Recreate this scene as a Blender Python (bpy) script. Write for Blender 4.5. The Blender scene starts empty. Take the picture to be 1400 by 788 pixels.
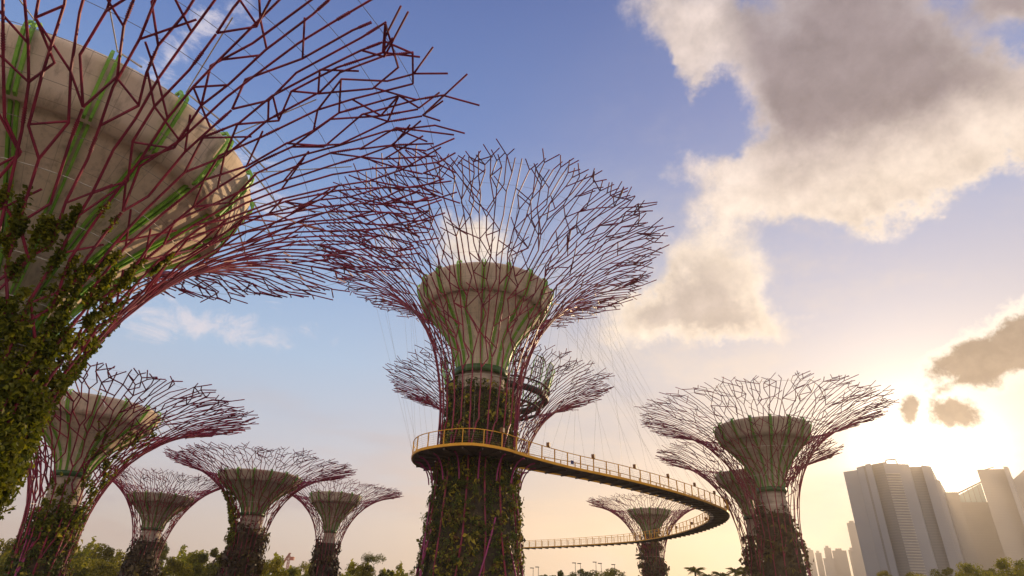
import bpy, math, random
import numpy as np
from mathutils import Vector, Matrix
R = math.radians
PI = math.pi
random.seed(11)
rng = np.random.default_rng(5)
scene = bpy.context.scene
C = scene.collection

# ------------------------------------------------------------------ camera
PITCH, ROLL = R(28.0), R(1.9)
cam_d = bpy.data.cameras.new('camera'); cam = bpy.data.objects.new('camera', cam_d); C.objects.link(cam)
cam_d.sensor_width = 36.0; cam_d.lens = 20.96; cam_d.clip_start = 0.1; cam_d.clip_end = 20000
fw = Vector((0, math.cos(PITCH), math.sin(PITCH)))
up0 = Vector((0, -math.sin(PITCH), math.cos(PITCH))); rt0 = Vector((1, 0, 0))
rt = rt0*math.cos(ROLL) + up0*math.sin(ROLL)
up = -rt0*math.sin(ROLL) + up0*math.cos(ROLL)
M = Matrix(((rt.x, up.x, -fw.x), (rt.y, up.y, -fw.y), (rt.z, up.z, -fw.z)))
cam.matrix_world = Matrix.Translation((0, 0, 9.0)) @ M.to_4x4()
scene.camera = cam

# ------------------------------------------------------------------ sky, sun, exposure
SUN_AZ, SUN_EL = R(35.2), R(11.3)
sun_dir = Vector((math.sin(SUN_AZ)*math.cos(SUN_EL), math.cos(SUN_AZ)*math.cos(SUN_EL), math.sin(SUN_EL)))

class NT:
    """small helper for building node trees"""
    def __init__(s, tree): s.t = tree
    def n(s, typ, **kw):
        nd = s.t.nodes.new(typ)
        for k, v in kw.items(): setattr(nd, k, v)
        return nd
    def put(s, sock, v):
        if isinstance(v, bpy.types.NodeSocket): s.t.links.new(v, sock)
        elif v is not None: sock.default_value = v
    def m(s, op, a=None, b=None, c=None, clamp=False):
        nd = s.n('ShaderNodeMath', operation=op, use_clamp=clamp)
        for i, v in enumerate((a, b, c)): s.put(nd.inputs[i], v) if v is not None else None
        return nd.outputs[0]
    def vm(s, op, a=None, b=None, out=0):
        nd = s.n('ShaderNodeVectorMath', operation=op)
        if a is not None: s.put(nd.inputs[0], a)
        if b is not None: s.put(nd.inputs[1], b)
        return nd.outputs[out]
    def scale(s, v, k):
        nd = s.n('ShaderNodeVectorMath', operation='SCALE'); s.put(nd.inputs[0], v); s.put(nd.inputs[3], k); return nd.outputs[0]
    def noise(s, vec, sc, det=5, rough=.55, dist=0.0, out=0):
        nd = s.n('ShaderNodeTexNoise'); s.put(nd.inputs['Vector'], vec)
        nd.inputs['Scale'].default_value = sc; nd.inputs['Detail'].default_value = det
        nd.inputs['Roughness'].default_value = rough; nd.inputs['Distortion'].default_value = dist
        return nd.outputs[out]
    def ss(s, v, a, b, lo=0.0, hi=1.0):
        nd = s.n('ShaderNodeMapRange', interpolation_type='SMOOTHSTEP')
        s.put(nd.inputs[0], v); nd.inputs[1].default_value = a; nd.inputs[2].default_value = b
        nd.inputs[3].default_value = lo; nd.inputs[4].default_value = hi
        return nd.outputs[0]
    def mix(s, f, a, b, bt='MIX'):
        nd = s.n('ShaderNodeMix', data_type='RGBA', blend_type=bt)
        s.put(nd.inputs[0], f)
        for sock, v in ((nd.inputs[6], a), (nd.inputs[7], b)):
            s.put(sock, v if isinstance(v, bpy.types.NodeSocket) else (*v[:3], 1))
        return nd.outputs[2]
    def ramp(s, f, stops, interp='LINEAR'):
        nd = s.n('ShaderNodeValToRGB'); nd.color_ramp.interpolation = interp
        el = nd.color_ramp.elements
        while len(el) < len(stops): el.new(.5)
        for e, (p, c) in zip(el, stops): e.position = p; e.color = (*c[:3], 1)
        s.put(nd.inputs[0], f); return nd.outputs[0]

world = bpy.data.worlds.new('World'); scene.world = world; world.use_nodes = True
wt = world.node_tree
for nd in list(wt.nodes): wt.nodes.remove(nd)
w = NT(wt)
tc = w.n('ShaderNodeTexCoord').outputs['Generated']
dirv = w.vm('NORMALIZE', tc)
sky = w.n('ShaderNodeTexSky', sky_type='NISHITA', sun_disc=False, sun_elevation=SUN_EL, sun_rotation=SUN_AZ,
          altitude=0, air_density=1.0, dust_density=1.6, ozone_density=1.5)
sep = w.n('ShaderNodeSeparateXYZ'); w.put(sep.inputs[0], dirv)
DEG = 180/PI
az = w.m('MULTIPLY', w.m('ARCTAN2', sep.outputs[0], sep.outputs[1]), DEG)
el = w.m('MULTIPLY', w.m('ARCSINE', sep.outputs[2]), DEG)
elf = w.m('DIVIDE', el, 60.0, clamp=True)
dots = w.m('MAXIMUM', w.vm('DOT_PRODUCT', dirv, tuple(sun_dir), out=1), 0.0)
# clear sky away from and towards the sun, by elevation 0..60 degrees
far_col = w.ramp(elf, [(0, (.62, .47, .38)), (.08, (.59, .53, .52)), (.18, (.52, .545, .63)), (.33, (.37, .52, .72)), (.50, (.22, .375, .655)),
                       (.70, (.115, .22, .51)), (1, (.05, .105, .33))])
near_col = w.ramp(elf, [(0, (.66, .43, .25)), (.10, (.64, .48, .33)), (.20, (.47, .425, .42)), (.33, (.38, .41, .51)), (.50, (.26, .33, .54)),
                        (.70, (.18, .23, .46)), (1, (.09, .12, .33))])
towards = w.ss(dots, .62, .985)
clear = w.mix(towards, far_col, near_col)
nish = w.vm('MULTIPLY', sky.outputs[0], (.11, .105, .10))
clear = w.mix(.10, clear, nish)
# wisps of the haze low down
str_v = w.vm('MULTIPLY', dirv, (1.0, 1.0, 4.5))
streak = w.noise(str_v, 3.2, 6, .6)
lowm = w.ss(el, 22, 4)
hazecl = w.m('MULTIPLY', w.ss(streak, .47, .70), w.m('MULTIPLY', lowm, .55))
clear = w.mix(hazecl, clear, w.mix(towards, (.52, .40, .38), (.92, .68, .44)))
dusk = w.m('MULTIPLY', w.ss(w.noise(w.vm('ADD', str_v, (3.1, 1.7, .4)), 4.0, 5, .55), .50, .68), w.m('MULTIPLY', w.ss(el, 18, 6), .45))
clear = w.mix(dusk, clear, w.mix(towards, (.36, .32, .38), (.52, .40, .30)))
veil = w.m('MULTIPLY', w.ss(w.noise(w.vm('MULTIPLY', dirv, (1, 1, 1.8)), 2.6, 7, .62), .40, .66), w.ss(dots, .70, .95))
clear = w.mix(w.m('MULTIPLY', veil, .75), clear, w.mix(w.ss(el, 42, 20), (.36, .38, .48), (.66, .58, .52)))
# warped sky coordinates for the cloud banks
wn1 = w.noise(dirv, 3.2, 6, .60, out=1)
wn3 = w.noise(dirv, 38.0, 4, .65, out=1)
wn2 = w.noise(dirv, 15.0, 5, .6, out=1)
warp = w.vm('ADD', w.scale(w.vm('SUBTRACT', wn1, (.5, .5, .5)), 11.0), w.vm('ADD', w.scale(w.vm('SUBTRACT', wn2, (.5, .5, .5)), 4.6), w.scale(w.vm('SUBTRACT', wn3, (.5, .5, .5)), 2.0)))
comb = w.n('ShaderNodeCombineXYZ'); w.put(comb.inputs[0], az); w.put(comb.inputs[1], el)
pos = w.vm('ADD', comb.outputs[0], warp)
pos = w.vm('MULTIPLY', pos, (1, 1, 0))
def blobs(lst, soft=1.0):
    acc = None
    for (a, e, ra, rb, rot, wt_) in lst:
        mp = w.n('ShaderNodeMapping', vector_type='TEXTURE')
        w.put(mp.inputs[0], pos); mp.inputs[1].default_value = (a, e, 0); mp.inputs[2].default_value = (0, 0, R(rot)); mp.inputs[3].default_value = (ra, rb, 1)
        d = w.vm('LENGTH', mp.outputs[0], out=1)
        v = w.m('MULTIPLY', w.m('SUBTRACT', 1.0, d), wt_)
        acc = v if acc is None else w.m('MAXIMUM', acc, v)
    return acc
def bank(lst):
    acc = None
    for (a, e, ra, rb, rot, wt_) in lst:
        mp = w.n('ShaderNodeMapping', vector_type='TEXTURE')
        w.put(mp.inputs[0], pos); mp.inputs[1].default_value = (a, e, 0); mp.inputs[2].default_value = (0, 0, R(rot)); mp.inputs[3].default_value = (ra*1.9, rb*1.9, 1)
        v = w.m('MULTIPLY', w.ss(w.vm('LENGTH', mp.outputs[0], out=1), 1.0, 0.0), wt_)
        acc = v if acc is None else w.m('ADD', acc, v)
    return acc
big = bank([(22.0, 51.5, 8.0, 3.2, -26, 1), (22.4, 48.0, 2.0, 3.0, 0, .8),
            (38.5, 46.0, 9.0, 6.5, -23, 1.1), (33.0, 41.0, 4.6, 4.6, -17, .8), (39.8, 38.0, 8.2, 5.2, -22, 1.0), (27.5, 36.0, 9.0, 2.9, -14, .95),
            (41.5, 33.6, 8.0, 3.0, -21, .8), (49.0, 33.5, 5.0, 3.0, -26, .8), (51.6, 41.4, 3.4, 2.0, -32, .9), (33.0, 32.4, 7.5, 2.2, -14, .6), (25.0, 32.2, 5.0, 1.6, -12, .4),
            (20.6, 27.4, 5.6, 5.0, -8, 1.0), (15.4, 23.4, 6.4, 3.0, -5, .9), (26.0, 22.5, 7.0, 1.6, -8, .35), (44.0, 25.5, 6.0, 1.8, -20, .35),
            (-4.3, 32.6, 4.6, 3.0, 2, .8),
            (-70, 30, 18, 6, 10, 1), (-110, 22, 26, 6, 0, 1), (120, 35, 26, 8, 0, 1), (170, 25, 26, 7, 0, 1), (75, 28, 12, 7, 0, 1)])
fine = w.noise(dirv, 7.0, 9, .64)
dens = w.m('ADD', w.m('SUBTRACT', w.m('MINIMUM', big, 1.25), .46), w.m('MULTIPLY', w.m('SUBTRACT', fine, .5), 1.35))
cover = w.ss(dens, -.20, .38)
thick = w.ss(dens, .0, .75)
# light falls on the clouds from the sun: compare the cloud mass with the mass a little nearer the sun
toS = w.scale(w.vm('SUBTRACT', tuple(sun_dir), dirv), .05)
fine2 = w.noise(w.vm('ADD', dirv, toS), 7.0, 9, .64)
rel = w.m('MULTIPLY', w.m('SUBTRACT', fine, fine2), 1.5)
sepp = w.n('ShaderNodeSeparateXYZ'); w.put(sepp.inputs[0], pos)
lum = w.noise(dirv, 4.2, 6, .58)
ew = w.m('ADD', sepp.outputs[1], w.m('MULTIPLY', w.m('SUBTRACT', lum, .5), 16.0))
grey = w.m('MULTIPLY', w.ss(ew, 30.0, 40.5), w.ss(az, 25.0, 31.0))
cl_c = w.mix(grey, w.mix(w.ss(el, 44, 26), (.68, .57, .52), (.81, .68, .555)), (.255, .207, .215))
body = w.m('MULTIPLY', w.m('MULTIPLY', thick, w.ss(el, 33, 29)), .92)
cl_c = w.mix(body, cl_c, (.43, .365, .33))
cl_c = w.mix(w.m('MULTIPLY', w.m('SUBTRACT', 1.0, thick), .55), cl_c, w.mix(w.ss(el, 46, 26), (.56, .49, .50), (.95, .81, .66)))
relv = w.m('ADD', 1.0, rel)
cl_c = w.scale(cl_c, w.m('MINIMUM', w.m('MAXIMUM', relv, .70), 1.35))
away = w.ss(dots, .20, .75)
cl_c = w.mix(away, w.mix(.5, cl_c, (.42, .38, .42)), cl_c)
col = w.mix(w.m('MULTIPLY', cover, .95), clear, cl_c)
# thin wisps
wis = blobs([(-29.0, 21.2, 10.5, 2.3, 8, 1), (-38.5, 40.5, 16, 2.6, 62, .8), (-27.0, 33.0, 9, 2.6, -30, .65), (-12.0, 31.0, 9, 3.0, 10, .5), (-52, 25, 8, 3, 20, .7)])
wd = w.m('ADD', wis, w.m('MULTIPLY', w.m('SUBTRACT', w.noise(w.vm('MULTIPLY', dirv, (1, 1, 2.6)), 11.0, 8, .70, 1.2), .5), 3.0))
col = w.mix(w.m('MULTIPLY', w.ss(wd, .1, 1.2), .75), col, (.74, .68, .72))
# sun glow through the thin cloud
g = w.m('ADD', w.m('MULTIPLY', w.m('POWER', dots, 560.0), 2.6), w.m('MULTIPLY', w.m('POWER', dots, 150.0), .30))
g2 = w.m('MULTIPLY', w.m('POWER', dots, 18.0), .04)
glow = w.vm('ADD', w.scale((1.0, .92, .76), g), w.scale((1.0, .84, .66), g2))
col = w.vm('ADD', col, glow)
# small dark clouds beside the sun, lit only along their rims
pos = w.vm('ADD', comb.outputs[0], w.vm('ADD', w.scale(w.vm('SUBTRACT', wn1, (.5, .5, .5)), 1.5), w.scale(w.vm('SUBTRACT', wn2, (.5, .5, .5)), 2.6)))
pos = w.vm('MULTIPLY', pos, (1, 1, 0))
dk = blobs([(41.6, 17.6, 5.6, 2.2, 6, 1.4), (37.3, 14.2, 2.1, 1.5, -10, 1.1), (34.5, 14.9, .75, 1.4, 0, 1), (39.0, 16.4, 2.4, .9, 10, .8), (44.5, 18.8, 3.6, 1.9, 0, 1.1)])
dkd = w.m('ADD', dk, w.m('MULTIPLY', w.m('SUBTRACT', w.noise(dirv, 22.0, 8, .68), .5), 2.0))
rim = w.m('MULTIPLY', w.ss(dkd, -.45, .05), .55)
col = w.mix(rim, col, (1.1, 1.0, .82))
dkc = w.mix(w.ss(w.noise(dirv, 40.0, 5, .6), .35, .65), (.10, .078, .072), (.185, .14, .115))
col = w.mix(w.m('MULTIPLY', w.ss(dkd, -.02, .50), .93), col, dkc)
# added fill light: unseen sky behind the camera brightened with cream cloud
anti_fill = w.m('MULTIPLY', w.ss(w.m('MULTIPLY', dots, 1.0), .15, 0.0), w.ss(sep.outputs[1], .1, -.5))
col = w.mix(anti_fill, col, w.mix(w.ss(fine, .38, .62), w.scale(col, 1.3), (2.1, 1.68, 1.3)))
# below the horizon
col = w.mix(w.ss(el, 0.0, -3.0), col, (.16, .14, .09))
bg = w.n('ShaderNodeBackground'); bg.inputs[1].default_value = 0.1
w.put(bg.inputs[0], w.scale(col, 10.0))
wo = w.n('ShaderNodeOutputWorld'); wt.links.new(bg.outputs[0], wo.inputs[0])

sl = bpy.data.lights.new('sun', 'SUN'); sl.energy = 5.0; sl.angle = R(.6); sl.color = (1.0, .72, .42)
so = bpy.data.objects.new('sun', sl); C.objects.link(so); so.location = (200, 280, 120)
so.rotation_euler = sun_dir.to_track_quat('Z', 'Y').to_euler()
scene.view_settings.view_transform = 'Standard'; scene.view_settings.look = 'None'
scene.view_settings.exposure = 0.2; scene.view_settings.gamma = 1.0

# ------------------------------------------------------------------ materials
def mat(name):
    m = bpy.data.materials.new(name); m.use_nodes = True
    t = NT(m.node_tree); p = m.node_tree.nodes['Principled BSDF']
    return m, t, p
def simple(name, c1, c2, sc=3.0, rough=.6, bump=0.0, metal=0.0, spec=.4):
    m, t, p = mat(name)
    co = t.n('ShaderNodeTexCoord').outputs['Object']
    n = t.noise(co, sc, 6, .6)
    t.put(p.inputs['Base Color'], t.mix(t.ss(n, .35, .65), c1, c2))
    p.inputs['Roughness'].default_value = rough; p.inputs['Metallic'].default_value = metal
    p.inputs['Specular IOR Level'].default_value = spec
    if bump:
        b = t.n('ShaderNodeBump'); b.inputs['Strength'].default_value = bump; b.inputs['Distance'].default_value = .05
        t.put(b.inputs['Height'], t.noise(co, sc*6, 5, .6)); t.put(p.inputs['Normal'], b.outputs[0])
    return m
def leafmat(name, stops, trans=.45, rough=.5):
    m, t, p = mat(name)
    geo = t.n('ShaderNodeNewGeometry')
    at = t.n('ShaderNodeAttribute', attribute_name='tint')
    f = t.m('ADD', t.m('MULTIPLY', geo.outputs['Random Per Island'], .45), t.m('MULTIPLY', at.outputs['Fac'], .55))
    c = t.ramp(f, stops)
    t.put(p.inputs['Base Color'], c); p.inputs['Roughness'].default_value = rough; p.inputs['Specular IOR Level'].default_value = .3
    tr = t.n('ShaderNodeBsdfTranslucent'); t.put(tr.inputs[0], t.mix(.5, c, t.vm('MULTIPLY', c, (1.5, 1.6, .6))))
    mx = t.n('ShaderNodeMixShader'); mx.inputs[0].default_value = trans
    t.t.links.new(p.outputs[0], mx.inputs[1]); t.t.links.new(tr.outputs[0], mx.inputs[2])
    t.t.links.new(mx.outputs[0], m.node_tree.nodes['Material Output'].inputs[0])
    return m
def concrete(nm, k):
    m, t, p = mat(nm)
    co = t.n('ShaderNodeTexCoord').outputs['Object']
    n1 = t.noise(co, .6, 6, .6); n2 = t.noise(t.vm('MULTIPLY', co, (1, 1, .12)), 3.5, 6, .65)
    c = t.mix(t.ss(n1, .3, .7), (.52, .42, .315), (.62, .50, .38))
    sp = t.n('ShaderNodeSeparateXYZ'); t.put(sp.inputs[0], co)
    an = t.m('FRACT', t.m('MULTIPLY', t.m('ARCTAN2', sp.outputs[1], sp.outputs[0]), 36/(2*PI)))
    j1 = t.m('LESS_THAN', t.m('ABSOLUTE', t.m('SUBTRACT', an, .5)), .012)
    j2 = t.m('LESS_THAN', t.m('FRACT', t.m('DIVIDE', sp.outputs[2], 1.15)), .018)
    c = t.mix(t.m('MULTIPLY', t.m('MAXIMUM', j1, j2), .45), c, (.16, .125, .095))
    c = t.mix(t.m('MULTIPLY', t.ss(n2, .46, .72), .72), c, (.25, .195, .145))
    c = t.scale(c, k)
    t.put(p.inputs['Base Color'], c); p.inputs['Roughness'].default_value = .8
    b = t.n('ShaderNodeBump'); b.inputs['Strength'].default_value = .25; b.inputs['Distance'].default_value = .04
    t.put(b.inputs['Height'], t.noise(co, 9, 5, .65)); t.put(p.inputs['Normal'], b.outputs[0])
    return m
MAT = dict(
    steel=simple('plum_steel', (.14, .006, .032), (.26, .016, .048), 1.2, .50, spec=.4),
    magenta=simple('magenta_steel', (.20, .010, .085), (.28, .016, .12), 1.2, .45, spec=.5),
    dull_green=simple('dull_green_paint', (.10, .24, .04), (.16, .33, .055), 1.5, .5),
    deep_green=simple('deep_green_paint', (.025, .07, .02), (.05, .12, .03), 1.5, .5),
    green=simple('green_paint', (.13, .33, .03), (.22, .46, .05), 1.5, .45),
    conc=concrete('bowl_concrete', 1.08), dark_conc=concrete('darker_bowl_concrete', .72),  # second one is the same concrete in a darker overall tone
    panel=simple('planting_panel', (.030, .022, .014), (.07, .05, .03), 1.6, .9, .5),
    bark=simple('neck_concrete', (.30, .24, .19), (.42, .34, .27), 1.2, .8, .2),
    cable=simple('cable_steel', (.22, .18, .15), (.30, .25, .2), 2, .5, metal=.3),
    hoop=simple('hoop_steel', (.42, .38, .33), (.52, .47, .4), 2, .45, metal=.2),
    yellow=simple('yellow_paint', (.62, .29, .012), (.74, .36, .02), 1.0, .5),
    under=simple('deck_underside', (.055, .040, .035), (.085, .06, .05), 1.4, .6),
    dark=simple('dark_metal', (.02, .02, .018), (.045, .04, .03), 2, .6),
    lamp=simple('lamp_box', (.14, .055, .015), (.20, .08, .02), 4, .6),
    blue=simple('blue_panel', (.04, .05, .16), (.05, .06, .2), 4, .5),
    wood=simple('tree_bark', (.07, .05, .03), (.12, .085, .05), 3, .9, .4),
    vine=leafmat('vine_leaves', [(0, (.045, .058, .006)), (.35, (.12, .135, .010)), (.7, (.235, .22, .016)), (1, (.38, .31, .02))], .5),
    plant=leafmat('trunk_plants', [(0, (.014, .022, .006)), (.30, (.050, .072, .009)), (.50, (.105, .13, .014)), (.60, (.13, .05, .025)), (.68, (.11, .11, .015)), (.85, (.28, .23, .02)), (1, (.48, .36, .03))], .35),
    dry=leafmat('reddish_plants', [(0, (.025, .018, .010)), (.4, (.06, .035, .018)), (.75, (.09, .06, .02)), (1, (.17, .14, .02))], .3),
    crown_a=leafmat('crown_green', [(0, (.06, .075, .008)), (.5, (.19, .185, .012)), (1, (.34, .28, .02))], .55),
    crown_b=leafmat('crown_olive', [(0, (.07, .068, .010)), (.5, (.21, .18, .014)), (1, (.36, .29, .02))], .55),
    crown_c=leafmat('crown_dark', [(0, (.04, .05, .008)), (.5, (.11, .11, .012)), (1, (.21, .18, .02))], .4),
)

# ------------------------------------------------------------------ mesh helpers
class MB:
    def __init__(s): s.v = []; s.f = []; s.m = []; s.sm = []
    def face(s, f, mi=0, sm=False): s.f.append(f); s.m.append(mi); s.sm.append(sm)
    def tube(s, pts, rad, sides=5, mi=0, cap=True, sm=False):
        pts = [Vector(p) for p in pts]
        n = len(pts)
        if not hasattr(rad, '__len__'): rad = [rad]*n
        prev = None; base = len(s.v)
        for i, p in enumerate(pts):
            d = (pts[min(i+1, n-1)] - pts[max(i-1, 0)])
            if d.length < 1e-6: d = Vector((0, 0, 1))
            d.normalize()
            if prev is None:
                a = d.cross(Vector((0, 0, 1)))
                if a.length < .05: a = d.cross(Vector((1, 0, 0)))
            else: a = prev - d*prev.dot(d)
            a.normalize(); prev = a; b = d.cross(a)
            for k in range(sides):
                t = 2*PI*k/sides
                s.v.append(tuple(p + (a*math.cos(t) + b*math.sin(t))*rad[i]))
        for i in range(n-1):
            for k in range(sides):
                q = (k+1) % sides
                s.face((base+i*sides+k, base+i*sides+q, base+(i+1)*sides+q, base+(i+1)*sides+k), mi, sm)
        if cap:
            s.face(tuple(base+k for k in range(sides))[::-1], mi); s.face(tuple(base+(n-1)*sides+k for k in range(sides)), mi)
    def ring(s, r, z, rad, n=48, sides=4, mi=0, cx=0, cy=0):
        base = len(s.v)
        for i in range(n):
            t = 2*PI*i/n
            for k in range(sides):
                a = 2*PI*k/sides + PI/4
                rr = r + rad*math.cos(a)
                s.v.append((cx+rr*math.cos(t), cy+rr*math.sin(t), z+rad*math.sin(a)))
        for i in range(n):
            j = (i+1) % n
            for k in range(sides):
                q = (k+1) % sides
                s.face((base+i*sides+k, base+j*sides+k, base+j*sides+q, base+i*sides+q), mi)
    def lathe(s, prof, n=48, mi=0, sm=True, cx=0, cy=0, jit=0):
        base = len(s.v); m = len(prof)
        for i in range(n):
            t = 2*PI*i/n
            for (r, z) in prof: s.v.append((cx+r*math.cos(t), cy+r*math.sin(t), z))
        for i in range(n):
            j = (i+1) % n
            for k in range(m-1):
                s.face((base+i*m+k, base+j*m+k, base+j*m+k+1, base+i*m+k+1), mi, sm)
    def box(s, c, size, rotz=0, mi=0, mat4=None):
        base = len(s.v); ca, sa = math.cos(rotz), math.sin(rotz)
        for dx in (-.5, .5):
            for dy in (-.5, .5):
                for dz in (-.5, .5):
                    x, y, z = dx*size[0], dy*size[1], dz*size[2]
                    s.v.append((c[0]+x*ca-y*sa, c[1]+x*sa+y*ca, c[2]+z))
        for f in ((0, 1, 3, 2), (4, 6, 7, 5), (0, 4, 5, 1), (2, 3, 7, 6), (0, 2, 6, 4), (1, 5, 7, 3)):
            s.face(tuple(base+i for i in f), mi)
    def prism(s, poly, z0, z1, mi=0):
        """poly counter-clockwise; z1 a number or one height per corner"""
        n = len(poly); base = len(s.v)
        tops = z1 if hasattr(z1, '__len__') else [z1]*n
        for (x, y) in poly: s.v.append((x, y, z0))
        for (x, y), t in zip(poly, tops): s.v.append((x, y, t))
        for i in range(n):
            j = (i+1) % n
            s.face((base+i, base+j, base+n+j, base+n+i), mi)
        s.face(tuple(base+n+i for i in range(n)), mi); s.face(tuple(base+i for i in range(n))[::-1], mi)
    def build(s, name, mats, parent=None):
        me = bpy.data.meshes.new(name); me.from_pydata(s.v, [], s.f)
        for m in (mats if isinstance(mats, (list, tuple)) else [mats]): me.materials.append(m)
        me.polygons.foreach_set('material_index', s.m); me.polygons.foreach_set('use_smooth', s.sm); me.update()
        return link(name, me, parent)
def link(name, me, parent=None):
    o = bpy.data.objects.new(name, me); C.objects.link(o)
    if parent is not None: o.parent = parent
    return o
def leaves_mesh(name, cen, nrm, tan, length, width, tint, material):
    """rhombic folded leaves: one quad of two folded halves each (numpy)"""
    cen = np.asarray(cen, float); n = len(cen)
    nrm = nrm/np.linalg.norm(nrm, axis=1)[:, None]
    tan = tan - nrm*np.sum(tan*nrm, 1)[:, None]; tan /= np.maximum(np.linalg.norm(tan, axis=1)[:, None], 1e-6)
    bi = np.cross(nrm, tan)
    L = (length*.5)[:, None]; W = (width*.5)[:, None]
    a = cen - tan*L; b = cen + bi*W + nrm*W*.35 - tan*L*.1; c = cen + tan*L - nrm*L*.25; d = cen - bi*W + nrm*W*.35 - tan*L*.1
    v = np.stack([a, b, c, d], 1).reshape(-1, 3)
    idx = np.arange(n)*4
    f = np.stack([idx, idx+1, idx+2, idx, idx+2, idx+3], 1).reshape(-1)
    me = bpy.data.meshes.new(name)
    me.vertices.add(len(v)); me.vertices.foreach_set('co', v.astype(np.float32).ravel())
    me.loops.add(len(f)); me.loops.foreach_set('vertex_index', f.astype(np.int32))
    me.polygons.add(2*n); me.polygons.foreach_set('loop_start', (np.arange(2*n)*3).astype(np.int32)); me.polygons.foreach_set('loop_total', np.full(2*n, 3, np.int32))
    me.update(calc_edges=True)
    at = me.attributes.new('tint', 'FLOAT', 'POINT'); at.data.foreach_set('value', np.repeat(tint, 4).astype(np.float32))
    me.materials.append(material)
    return me
def tag(o, label=None, cat=None, group=None, kind=None):
    if label: o['label'] = label
    if cat: o['category'] = cat
    if group: o['group'] = group
    if kind: o['kind'] = kind
    return o
def empty(name, loc, rotz=0):
    o = bpy.data.objects.new(name, None); C.objects.link(o); o.location = loc; o.rotation_euler = (0, 0, rotz); o.empty_display_size = .5
    return o
def bez(P, n):
    out = []
    for i in range(n+1):
        t = i/n; q = 1-t
        out.append(tuple(q**3*P[0][k] + 3*q*q*t*P[1][k] + 3*q*t*t*P[2][k] + t**3*P[3][k] for k in range(2)))
    return out
def interp(prof, z):
    for (z0, r0), (z1, r1) in zip(prof, prof[1:]):
        if z <= z1: return r0 + (r1-r0)*(z-z0)/(z1-z0)
    return prof[-1][1]

# ------------------------------------------------------------------ the setting: ground
g_ = MB(); N_ = 64
for i in range(N_):
    a = 2*PI*i/N_; g_.v.append((2400*math.cos(a), 2400*math.sin(a), 0))
g_.face(tuple(range(N_)))
ground = g_.build('ground', simple('grass_ground', (.035, .05, .012), (.07, .075, .02), .05, .95)); tag(ground, kind='structure')
pv = MB()
pv.prism([(-30, -10), (30, -10), (34, 60), (20, 96), (-24, 96), (-44, 60)], .0, .12)
pave = pv.build('plaza_paving', simple('paving', (.22, .18, .15), (.30, .25, .2), .8, .85)); tag(pave, kind='structure')

hz = MB(); hz.prism([(-2500, -2500), (2500, -2500), (2500, 2500), (-2500, 2500)], -1, 262)
hm = bpy.data.materials.new('haze'); hm.use_nodes = True
for nd in list(hm.node_tree.nodes):
    if nd.type != 'OUTPUT_MATERIAL': hm.node_tree.nodes.remove(nd)
vol = hm.node_tree.nodes.new('ShaderNodeVolumePrincipled'); vol.inputs['Color'].default_value = (.94, .85, .75, 1)
vol.inputs['Density'].default_value = .00026; vol.inputs['Anisotropy'].default_value = .5
hm.node_tree.links.new(vol.outputs[0], [n for n in hm.node_tree.nodes if n.type == 'OUTPUT_MATERIAL'][0].inputs['Volume'])
haze = hz.build('haze', hm); tag(haze, kind='stuff')

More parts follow.
